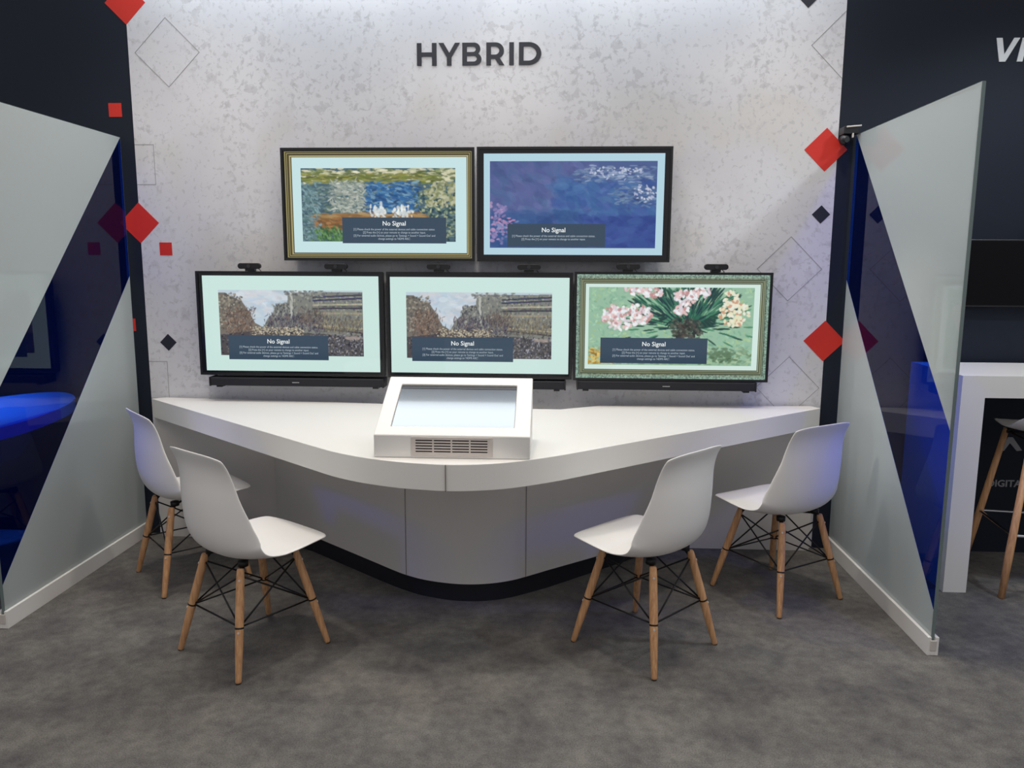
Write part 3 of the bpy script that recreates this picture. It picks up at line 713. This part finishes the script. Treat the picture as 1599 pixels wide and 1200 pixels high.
# ------------------------------------------------------------------ glass screens
def glass(x, side, near, label):
    t = thing('glass_screen', label, 'partition', (x, near/2, 0), group='glass partitions either side of the booth')
    ly = lambda o: (setattr(o, 'location', (-x, -near/2, 0)), o)[1]
    f = -.022; zb, zt = .055, 2.113; th = .006
    def lerp(z0, y0, z1, y1, z): return y0+(y1-y0)*(z-z0)/(z1-z0)
    # film joints: from the far top corner down to the near edge; and from the far edge down to the near foot
    zl1 = .883 if side > 0 else .883; zl2 = 1.412; zn2 = .183
    up_ = [(near, zt), (f, zt), (near, zl1)]
    blue = [(f, zt), (f, zl2), (near, zn2), (near, zl1)]
    low = [(f, zl2), (f, zb), (near, zb), (near, zn2)]
    bm = new(); prism(bm, [(near, zb), (f, zb), (f, zt), (near, zt)], x-th, x+th, 'x'); ly(obj('clear_glass_sheet', bm, M_clear, t))
    xa, xb = (x-side*th, x-side*(th+.0008))
    for n_, p, m_ in (('frosted_film', up_, M_frost), ('blue_film', blue, M_blue), ('frosted_film', low, M_frost)):
        bm = new(); prism(bm, p, min(xa, xb), max(xa, xb), 'x')
        ly(obj(n_, bm, m_, t))
    bm = new()
    for y in (near-.0015, f+.0015): box(bm, x-th, x+th, y-.0012, y+.0012, zb, zt)
    box(bm, x-th, x+th, near, f, zt, zt+.0022)
    ly(obj('polished_edge', bm, M_edge, t))
    bm = new(); box(bm, x-.021, x-.0075, near-.01, f, 0, .074); box(bm, x+.0075, x+.021, near-.01, f, 0, .074); box(bm, x-.0075, x+.0075, near-.01, f, 0, .054)
    ch = ly(obj('base_channel', bm, M_white, t, bevel=.0015))
    bm = new(); box(bm, x-.012, x+.012, near-.014, near-.009, .02, .062); obj('end_cap', bm, M_greymetal, ch, bevel=.002)
    return t
glass(-.0573-.012, -1, -1.14, 'glass partition left of the desk with frosted triangles and a diagonal blue band')
glass(3.6185+.012, 1, -1.138, 'glass partition right of the desk with frosted triangles and a diagonal blue band')

# small black device clipped at the head of the right screen
t = thing('clamp_camera', 'small black camera-like device clamped at the far top corner of the right partition', 'camera', (3.585, -.02, 2.115))
bm = new(); box(bm, -.040, .030, -.05, .018, -.004, .032); obj('bracket', bm, M_black, t, bevel=.004)
bm = new(); tube(bm, [(-.03, -.055, .028), (.04, -.052, .034)], .004, 8); obj('bracket_rail', bm, M_greymetal, t)
bm = new(); bmesh.ops.create_uvsphere(bm, u_segments=20, v_segments=12, radius=.026)
for v in bm.verts: v.co += Vector((-.028, -.03, -.03))
obj('camera_ball', bm, M_black, t, smooth=True)
bm = new(); tube(bm, [(-.028, -.056, -.032), (-.028, -.062, -.033)], .012, 16); obj('lens', bm, M_kscreen, t)
bm = new(); tube(bm, [(.004, -.046, -.02), (.004, -.046, .0)], .005, 8); obj('thumb_screw', bm, M_greymetal, t)

# ------------------------------------------------------------------ booth to the right
t = thing('bar_table', 'tall white slab table standing right of the right glass partition', 'table', (3.964, -.54, 0))
bm = new(); box(bm, 0, 2.2, 0, .50, .908, 1.006); obj('tabletop', bm, M_white, t)
bm = new(); box(bm, 0, .103, 0, .50, 0, .908); obj('slab_leg', bm, M_white, t)
bm = new(); box(bm, 2.097, 2.2, 0, .50, 0, .908); obj('slab_leg', bm, M_white, t, bevel=.002)

t = thing('bar_stool', 'bar stool with a white seat and wooden legs tucked under the tall white table', 'stool', (4.45, -.40, 0), R(-8))
SP = [Vector(p) for p in ((.20, .738), (.17, .748), (.11, .744), (.05, .736), (.0, .732), (-.06, .733), (-.11, .745), (-.15, .768), (-.175, .80), (-.19, .835))]
add_shell(t, shell_bm(SP, [.15, .18, .195, .20, .205, .205, .203, .195, .18, .155], [0, .004, .01, .016, .022, .03, .04, .045, .035, .02], 24, 16))
bm = new()
for c in ((-1, -1), (1, -1), (1, 1), (-1, 1)):
    b2 = new(); tube(b2, [(c[0]*.225, c[1]*.225, 0), (c[0]*.20, c[1]*.20, .2), (c[0]*.13, c[1]*.13, .715)], [.0135, .017, .0135], 14); obj('leg', b2, M_wood, t, smooth=True)
    tube(bm, [(c[0]*.13, c[1]*.13, .70), (c[0]*.10, c[1]*.10, .728)], .012, 8)
cs = [(-1, -1), (1, -1), (1, 1), (-1, 1)]
for i in range(4):
    a_, c = cs[i], cs[(i+1) % 4]; tube(bm, [(a_[0]*.118, a_[1]*.118, .70), (c[0]*.118, c[1]*.118, .70)], .006, 8)
obj('seat_bracket', bm, M_blackmetal, t)
bm = new()
for i in range(4):
    a_, c = cs[i], cs[(i+1) % 4]; tube(bm, [(a_[0]*.19, a_[1]*.19, .285), (c[0]*.19, c[1]*.19, .285)], .007, 10)
obj('footrest', bm, mat('chrome', rgb(200, 200, 204), .15, metal=1), t)

t = thing('dark_television', 'switched-off black screen on the dark wall above the tall white table', 'television', (4.62, 0, 1.285))
bm = new(); box(bm, -.56, .56, -.045, -.006, 0, .33); obj('back_case', bm, M_black, t, bevel=.004)
bm = new(); box(bm, -.552, .552, -.047, -.045, .008, .322); obj('screen', bm, mat('dark_screen', rgb(8, 8, 11), .3, spec=.15, noise=.05), t)
bm = new(); box(bm, -.1, .1, -.008, 0, .1, .2); obj('wall_mount', bm, M_blackmetal, t)
dup(w0, (4.545, -.035, 1.615), 0, 'black webcam on the switched-off screen, cut by the right edge of the photo')

# ------------------------------------------------------------------ booth to the left
t = thing('side_table', 'white curved table seen through the blue glass at the far left', 'table', (-.7, -.8, 0))
pts = [(-.16, -1.15), (-.13, -.85), (-.15, -.62), (-.20, -.40), (-.29, -.21), (-.40, -.10), (-.50, -.08), (-.60, -.15), (-.70, -.30), (-.95, -.62), (-1.35, -1.1), (-1.2, -1.5), (-.8, -1.62), (-.4, -1.5)]
pts = smooth(pts+[pts[0]], 0, len(pts), 5)[:-1]
bm = new(); prism(bm, [(x+.7, y+.8) for x, y in pts], .745, .80); obj('tabletop', bm, M_white, t, bevel=.003)
bm = new(); tube(bm, [(0, 0, .02), (0, 0, .745)], .05, 24); obj('pedestal', bm, M_white, t, smooth=True)
bm = new(); tube(bm, [(0, 0, 0), (0, 0, .02)], .25, 40); obj('base_plate', bm, M_white, t)
